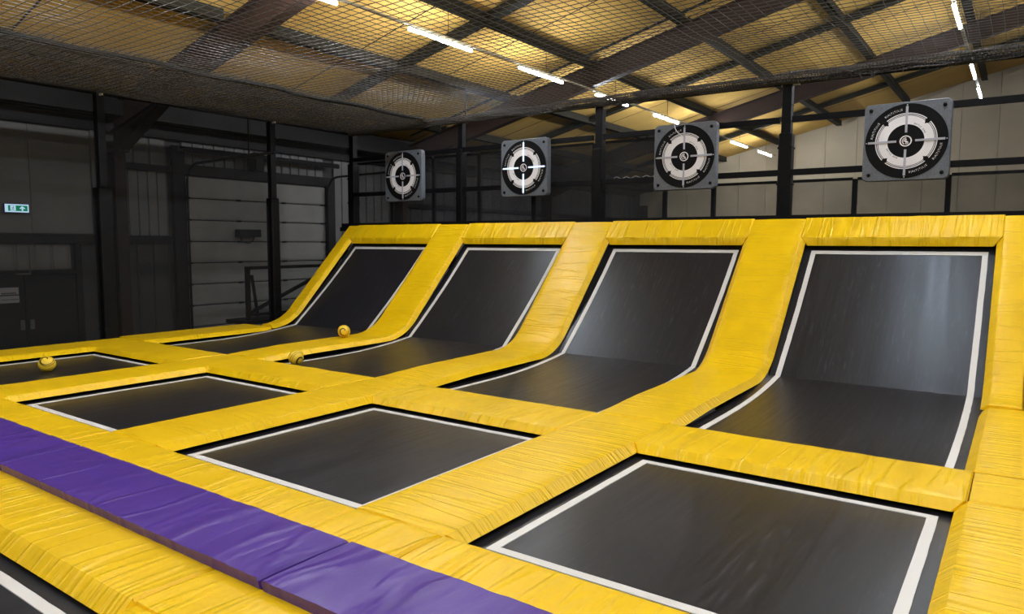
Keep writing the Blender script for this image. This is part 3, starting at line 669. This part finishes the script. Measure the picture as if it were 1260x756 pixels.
sd = [(-13.4, -12.2, 3.55), (-12.2, -10.9, 3.55), (-10.9, -9.6, 3.55), (-9.6, -8.2, 3.55), (-8.2, -6.8, 3.55), (-6.8, -5.35, 3.55)]
nm = ['dark framed mesh screen at the far left behind the leftmost ramp', 'dark framed mesh screen behind the leftmost target, left part', 'dark framed mesh screen behind the leftmost target, right part', 'dark framed mesh screen left of the second target from left', 'dark framed mesh screen behind the second target from left', 'dark framed mesh screen right of the second target from left']
for (a, b, z), l in zip(sd, nm): screen(a, b, z, NETD, l)
for (a, b, l) in ((-5.35, -4.45, 'low framed mesh screen behind the third target, left of its lower edge'), (-4.45, -2.2, 'low framed mesh screen against the cream wall, behind the post right of the third target'), (-2.2, -0.95, 'low framed mesh screen under the rightmost target'), (-0.95, 1.5, 'low framed mesh screen at the right edge of the picture')):
    screen(a, b, 2.66, NETR, l)
# ceiling net: real square mesh of cord
def ceiling_net():
    c = 0.122; x0, x1, y0, y1 = -12.55, 1.4, 1.6, 11.42
    nx, ny = int((x1-x0)/c), int((y1-y0)/c); V, F = [], []
    for i in range(nx+1):
        for j in range(ny+1):
            x, y = x0+(x1-x0)*i/nx, y0+(y1-y0)*j/ny
            ed = min((y1-y)/2.5, 1.0); el = min((x-x0)/2.0, 1.0)
            z = 4.10 + 0.05*noise.noise(Vector((x*0.35, y*0.35, 0))) + 0.015*noise.noise(Vector((x*1.6, y*1.6, 4)))
            z += 0.0
            z += 0.05*math.sin(math.pi*min(1, max(0, (y1-y)/3.0)))
            cx, cyy = x-x0, y1-y; rr = math.hypot(cx, cyy)
            z += 0.05*math.exp(-rr/1.1)*math.sin(math.atan2(cyy, cx+1e-6)*38)
            V.append((x + 0.012*noise.noise(Vector((x*3, y*3, 1))), y + 0.012*noise.noise(Vector((x*3, y*3, 2))), z))
    q = ny+1
    for i in range(nx):
        for j in range(ny): F.append((i*q+j, (i+1)*q+j, (i+1)*q+j+1, i*q+j+1))
    o = mesh('overhead_net', V, F, THREAD)
    w = o.modifiers.new('cords', 'WIREFRAME'); w.thickness = 0.0085; w.use_even_offset = False; w.use_replace = True; w.use_boundary = True
    return tag(o, 'square-meshed dark cord net stretched overhead across the whole court', 'net')
ceiling_net()
def bunched(name, a_fn, nu, nv, th, label, m=THREADB):
    V, F = [], []
    for i in range(nu+1):
        for j in range(nv+1): V.append(a_fn(i/nu, j/nv, i, j))
    q = nv+1
    for i in range(nu):
        for j in range(nv): F.append((i*q+j, (i+1)*q+j, (i+1)*q+j+1, i*q+j+1))
    o = mesh(name, V, F, m); w = o.modifiers.new('cords', 'WIREFRAME'); w.thickness = th; w.use_even_offset = False; w.use_boundary = True
    return tag(o, label, 'net', 'gathered net along the edges')
def skirt(off, z0):
    def fn(u, v, i, j):
        rnd = lambda q: noise.noise(Vector((i*0.8+off, j*0.8, q))); y = -0.5 + 11.9*u; x = -12.70 + 2.58*v
        return (x + 0.03*rnd(1), y + 0.03*rnd(3), z0 + 0.05*noise.noise(Vector((x*1.2+off, y*0.8, 7))) + 0.025*rnd(2) - 0.05*math.sin(math.pi*v))
    return fn
bunched('gathered_net', skirt(0.0, 4.14), 200, 40, 0.0075, 'dense doubled net along the left rail, lower layer', THREAD)
bunched('gathered_net', skirt(3.0, 4.22), 160, 32, 0.0075, 'dense doubled net along the left rail, upper layer', THREAD)
tag(tube('net_rope', [(-10.12 + 0.02*math.sin(q*1.7), -0.5+q*0.5, 4.17 - 0.03*abs(math.sin(q*0.8))) for q in range(24)] + [(-10.3, 11.38, 4.13)], 0.034, BLK, None, 6), 'dark rope along the inner edge of the dense net at the left', 'rope')
def roll(u, v, i, j):
    x = -12.6 + 14.0*u; a = 2*math.pi*v + 0.4*noise.noise(Vector((x*2, v*5, 0)))
    r = 0.075 + 0.030*noise.noise(Vector((x*1.7, math.sin(a)*1.5, math.cos(a)*1.5)))
    return (x, 11.40 + r*math.cos(a), 4.13 + r*math.sin(a) - 0.012*math.sin(x*1.9)**2)
bunched('net_roll', roll, 320, 18, 0.019, 'rolled-up edge of the net along the back rail', THREAD)
tag(tube('white_cord', [(-6.0+0.035*i, 11.56, 2.80 + 0.014*math.sin(i*1.15)+0.012*noise.noise(Vector((i*0.3, 0, 0)))) for i in range(26)], 0.007, mat('pale_cord', (0.3, 0.3, 0.3), 0.6), None, 5), 'thin pale wavy cord along the lower edge of the net left of the third target', 'cord')
bm = bmesh.new()
for i in range(16):
    x = -2.55 + i*0.105 + random.uniform(-0.03, 0.03); L_ = random.uniform(0.06, 0.14)
    tube_bm(bm, [(x, 11.36, 4.10), (x+0.01, 11.34, 4.10-L_*0.5), (x+0.05*random.uniform(-1, 1), 11.35, 4.10-L_)], 0.006, 5)
lt = bm_obj('lashing_ends', bm, THREAD); lt['kind'] = 'stuff'; lt['label'] = 'loose cord ends dangling from the net rail left of the rightmost target'

# ------------------------------------------------------------------ targets
def disc_bm(bm, r0, r1, a0, a1, y, n, yb=None):
    A = []
    for i in range(n+1):
        a = a0 + (a1-a0)*i/n; A.append((bm.verts.new((r0*math.cos(a), y, r0*math.sin(a))), bm.verts.new((r1*math.cos(a), y, r1*math.sin(a)))))
    for p, q in zip(A, A[1:]): bm.faces.new((p[0], q[0], q[1], p[1]))
def letters(parent, text, r, a_mid, size, m, step, y, flip=False, name='lettering'):
    bm = bmesh.new()
    for i, ch in enumerate(text):
        if ch == ' ': continue
        cu = bpy.data.curves.new('glyph', 'FONT'); cu.body = ch; cu.size = size; cu.align_x = 'CENTER'; cu.align_y = 'CENTER'; cu.resolution_u = 2
        ob = bpy.data.objects.new('glyph', cu); me = bpy.data.meshes.new_from_object(ob)
        k = (i - (len(text)-1)/2)*step/r
        a = a_mid - k if not flip else a_mid + k
        rot = a - math.pi/2 if not flip else a + math.pi/2
        cx, cz = r*math.cos(a), r*math.sin(a)
        vs_ = [bm.verts.new((cx + v.co.x*math.cos(rot) - v.co.y*math.sin(rot), y, cz + v.co.x*math.sin(rot) + v.co.y*math.cos(rot))) for v in me.vertices]
        for p in me.polygons:
            try: bm.faces.new([vs_[q] for q in p.vertices])
            except ValueError: pass
        bpy.data.objects.remove(ob); bpy.data.curves.remove(cu); bpy.data.meshes.remove(me)
    return bm_obj(name, bm, m, parent)
def target(x, label, lit=False):
    z = 3.06; yf = -0.085
    t = tag(empty('target_board', (x, 11.36, z)), label, 'target', 'round bullseye targets on the back wall')
    bm = bmesh.new(); hw, rc = 0.532, 0.07
    out = []
    for cx, cz, a0 in ((hw-rc, hw-rc, 0), (-hw+rc, hw-rc, 90), (-hw+rc, -hw+rc, 180), (hw-rc, -hw+rc, 270)):
        for i in range(6): a = rad(a0 + 18*i); out.append((cx + rc*math.cos(a), cz + rc*math.sin(a)))
    n = len(out); lay = []
    for sc, y in ((0.97, 0.05), (1.0, 0.03), (1.0, -0.06), (0.985, -0.078)): lay.append([bm.verts.new((p[0]*sc, y, p[1]*sc)) for p in out])
    for A, B in zip(lay, lay[1:]):
        for i in range(n): bm.faces.new((A[i], A[(i+1) % n], B[(i+1) % n], B[i]))
    bm.faces.new(lay[0]); bm.faces.new(lay[-1][::-1]); bmesh.ops.recalc_face_normals(bm, faces=bm.faces)
    bm_obj('housing', bm, GREYP, t)
    for i in (-1, 1):
        for j in (-1, 1):
            tube('bolt', [(i*0.445, -0.076, j*0.445), (i*0.445, -0.092, j*0.445)], 0.024, DISCB, t, 10)
    bm = bmesh.new(); disc_bm(bm, 0.0, 0.505, 0, 2*math.pi, yf, 64); bmesh.ops.remove_doubles(bm, verts=bm.verts, dist=1e-5)
    rim = [bm.verts.new((0.51*math.cos(2*math.pi*i/64), -0.078, 0.51*math.sin(2*math.pi*i/64))) for i in range(64)]
    bmesh.ops.recalc_face_normals(bm, faces=bm.faces); d = bm_obj('face_disc', bm, DISCB, t)
    y1 = yf - 0.003
    for q in range(4):                                             # white ring in four quarters, notched at the diagonals
        c = rad(90*q); bm = bmesh.new(); disc_bm(bm, 0.225, 0.335, c-rad(45), c+rad(45), y1, 20); disc_bm(bm, 0.335, 0.356, c-rad(40), c+rad(40), y1, 18)
        bmesh.ops.recalc_face_normals(bm, faces=bm.faces); rg = bm_obj('ring_quarter', bm, DISCW, t)
        bm = bmesh.new(); disc_bm(bm, 0.366, 0.378, c-rad(40.5), c+rad(40.5), y1, 18); bm_obj('outline_arc', bm, DISCW, rg)
        bm = bmesh.new(); disc_bm(bm, 0.340, 0.347, c-rad(40.5), c+rad(40.5), y1-0.0015, 18); bm_obj('inner_arc', bm, DISCB, rg)
        a = c + rad(45)                                            # black notch
        bm = bmesh.new(); v = [bm.verts.new((r_*math.cos(a+o_), y1-0.002, r_*math.sin(a+o_))) for r_, o_ in ((0.305, 0.0), (0.365, 0.11), (0.365, -0.11))]; bm.faces.new(v); bm_obj('notch', bm, DISCB, rg)
    for a in (0, 90, 180, 270):
        a = rad(a); s = Vector((math.cos(a), 0, math.sin(a)))
        beam('light_bar', s*0.115 + Vector((0, y1-0.006, 0)), s*0.468 + Vector((0, y1-0.006, 0)), 0.028, 0.012, BARON if lit else DISCG, t, (0, 1, 0))
        tube('centre_mark', [s*0.487 + Vector((0, yf, 0)), s*0.487 + Vector((0, yf-0.004, 0))], 0.008, DISCW, t, 6)
    h = bm = bmesh.new(); disc_bm(bm, 0.060, 0.075, 0, 2*math.pi, y1-0.002, 32); hub = bm_obj('hub_ring', bm, DISCW, t)
    bm = bmesh.new(); disc_bm(bm, 0.036, 0.046, rad(80), rad(250), y1-0.002, 14); disc_bm(bm, 0.018, 0.028, rad(60), rad(200), y1-0.002, 10)
    for (xa, xb, za, zb) in ((0.000, 0.012, -0.045, -0.004), (0.012, 0.026, -0.016, -0.004), (0.022, 0.032, -0.045, -0.012)):
        bm.faces.new([bm.verts.new(p) for p in ((xa, y1-0.002, za), (xb, y1-0.002, za), (xb, y1-0.002, zb), (xa, y1-0.002, zb))])
    disc_bm(bm, 0.0, 0.012, 0, 2*math.pi, y1-0.002, 10)
    bm_obj('emblem', bm, DISCW, hub)
    for a in (113, 157): letters(t, 'B|A|T|T|L|E', 0.428, rad(a), 0.036, DISCW, 0.0215, y1)
    for a in (293, 337): letters(t, 'B|A|T|T|L|E', 0.428, rad(a), 0.036, DISCW, 0.0215, y1, True)
    letters(t, 'BATTLE ZONE', 0.245, rad(45), 0.030, DISCB, 0.0185, y1-0.003); letters(t, 'BATTLE ZONE', 0.245, rad(225), 0.030, DISCB, 0.0185, y1-0.003, True)
    for zz in (0.46, -0.33): box('hanger', -0.35, 0.35, 0.03, 0.055, zz-0.04, zz+0.04, STEEL, t)
    return t
target(-10.87, 'leftmost grey square target with a black and white bullseye')
target(-7.75, 'target whose cross of light bars glows bluish white, second from left', True)
t3 = target(-4.585, 'unlit bullseye target third from the left, with a white curved line over its top left')
tube('cord', [(-0.17+0.11*q, -0.10-0.01*math.sin(q*3), 0.52 - 0.17*math.sqrt(q)) for q in [i/8 for i in range(13)]], 0.0075, WSTEEL, t3, 6)  # thin white curve across the top left of this target
target(-1.40, 'largest bullseye target in view, the rightmost one, against the cream wall')

# ------------------------------------------------------------------ balls
def ball(loc, r, pole, label):
    t = tag(empty('ball', loc), label, 'ball', 'yellow balls with black spirals'); t.rotation_euler = Vector(pole).to_track_quat('Z', 'Y').to_euler()
    bm = bmesh.new(); bmesh.ops.create_uvsphere(bm, u_segments=40, v_segments=24, radius=r); bm_obj('shell', bm, BALLY, t, True)
    V, F = [], []; n = 220
    for i in range(n+1):
        q = i/n; th = rad(10 + 160*q); ph = q*2*math.pi*3.3; wd_ = 0.17*(0.35+0.65*math.sin(math.pi*min(1, q*1.0)))
        for dd in (-wd_, wd_):
            a = th + dd; rr = r*1.006
            V.append((rr*math.sin(a)*math.cos(ph), rr*math.sin(a)*math.sin(ph), rr*math.cos(a)))
    for i in range(n): F.append((2*i, 2*i+1, 2*i+3, 2*i+2))
    mesh('spiral_stripe', V, F, BALLB, t, True)
R1 = 0.105
ball((-10.63, 4.17, ZB+R1+0.003), R1, (0.55, -0.38, 0.72), 'striped yellow ball on the leftmost flat trampoline')
ball((-8.36, 6.47, ZB+R1+0.012), R1, (0.93, 0.10, -0.28), 'striped yellow ball at the foot of the second ramp from the left')
ball((-9.30, 8.19, 0.048+R1), R1, (0.72, -0.68, 0.15), 'striped yellow ball resting on the pad between the two left ramps')

# ------------------------------------------------------------------ small things by the left wall
ex = tag(empty('exit_sign', (XW+0.03, 5.50, 2.245)), 'lit green and white exit sign on the dark wall at the left edge', 'sign')
box('case', 0, 0.05, -0.205, 0.205, -0.085, 0.085, EXITB, ex, 0.008)
box('white_panel', 0.05, 0.054, -0.19, 0.19, -0.072, 0.072, EXITW, ex); box('green_panel', 0.054, 0.056, -0.14, 0.17, -0.05, 0.05, EXITG, ex)
box('door_symbol', 0.056, 0.058, -0.105, -0.02, -0.045, 0.045, EXITW, ex)
bm = bmesh.new()                                                    # running figure
for a, b in (((-0.062, 0.012), (-0.068, -0.012)), ((-0.066, -0.012), (-0.048, -0.036)), ((-0.068, -0.012), (-0.090, -0.030)), ((-0.060, 0.010), (-0.040, 0.000)), ((-0.060, 0.010), (-0.085, 0.008))):
    beam_bm(bm, (0.0592, a[0], a[1]), (0.0592, b[0], b[1]), 0.008, 0.002, (1, 0, 0))
disc = [bm.verts.new((0.0602, -0.058+0.008*math.cos(rad(36*i)), 0.026+0.008*math.sin(rad(36*i)))) for i in range(10)]; bm.faces.new(disc)
bm_obj('running_figure', bm, EXITG, ex)
bm = bmesh.new(); v = [bm.verts.new((0.0575, y, z)) for y, z in ((0.035, -0.005), (0.085, 0.042), (0.135, -0.005), (0.112, -0.012), (0.098, 0.004), (0.098, -0.045), (0.072, -0.045), (0.072, 0.004), (0.058, -0.012))]
bm.faces.new(v); bm_obj('arrow', bm, EXITW, ex)
nt_ = tag(empty('notice', (XW+0.052, 5.32, 0.66)), 'small grey paper notice in two halves on the dark door at the left edge', 'notice')
box('upper_sheet', 0, 0.006, -0.17, 0.14, 0.02, 0.15, SIGNG, nt_); box('lower_sheet', 0, 0.006, -0.16, 0.145, -0.13, 0.0, SIGNG, nt_)
for zz, n_, s in ((0.045, 7, 0.03), (-0.07, 8, 0.014)):
    for i in range(n_): box('print_block', 0.006, 0.007, -0.13+i*0.034, -0.108+i*0.034, zz-s/2, zz+s/2, DARKW, nt_)
# stair railing in front of the roller door
rl_ = tag(empty('stair_railing', (-13.6, 10.2, FZ)), 'black tubular stair railing in front of the roller door', 'railing')
def Rp(o): o.parent = rl_; o.matrix_parent_inverse = rl_.matrix_basis.inverted(); return o
Rp(box('rail_post', -13.63, -13.57, 9.26, 9.36, FZ, 1.12, BEAMW)); Rp(box('rail_post', -13.63, -13.57, 11.9, 12.0, FZ, 1.12, BEAMW))
Rp(beam('top_rail', (-13.6, 9.26, 1.09), (-13.6, 12.4, 1.10), 0.06, 0.07, BEAMW)); Rp(beam('bottom_rail', (-13.6, 9.3, 0.07), (-13.6, 12.0, 0.07), 0.06, 0.06, BEAMW)); Rp(beam('sloping_rail', (-13.6, 9.36, 0.12), (-13.6, 11.5, 0.98), 0.06, 0.07, BEAMW))
Rp(box('floor_plate', -14.2, -13.4, 9.15, 12.2, -0.12, -0.04, BEAMW)); Rp(beam('inner_bar', (-13.9, 9.75, 0.0), (-13.9, 9.62, 0.92), 0.05, 0.05, BEAMW))
mb = tag(empty('door_motor', (XW+0.10, 10.2, 1.85)), 'small dark control box on the roller door beside the net post', 'box')
box('casing', -0.03, 0.16, -0.28, 0.30, -0.08, 0.09, BEAMW, mb, 0.01); tube('hose', [(0.05, -0.2, -0.08), (0.05, -0.14, -0.2), (0.05, 0.02, -0.23), (0.05, 0.15, -0.17), (0.05, 0.17, -0.08)], 0.012, BEAMW, mb, 6)
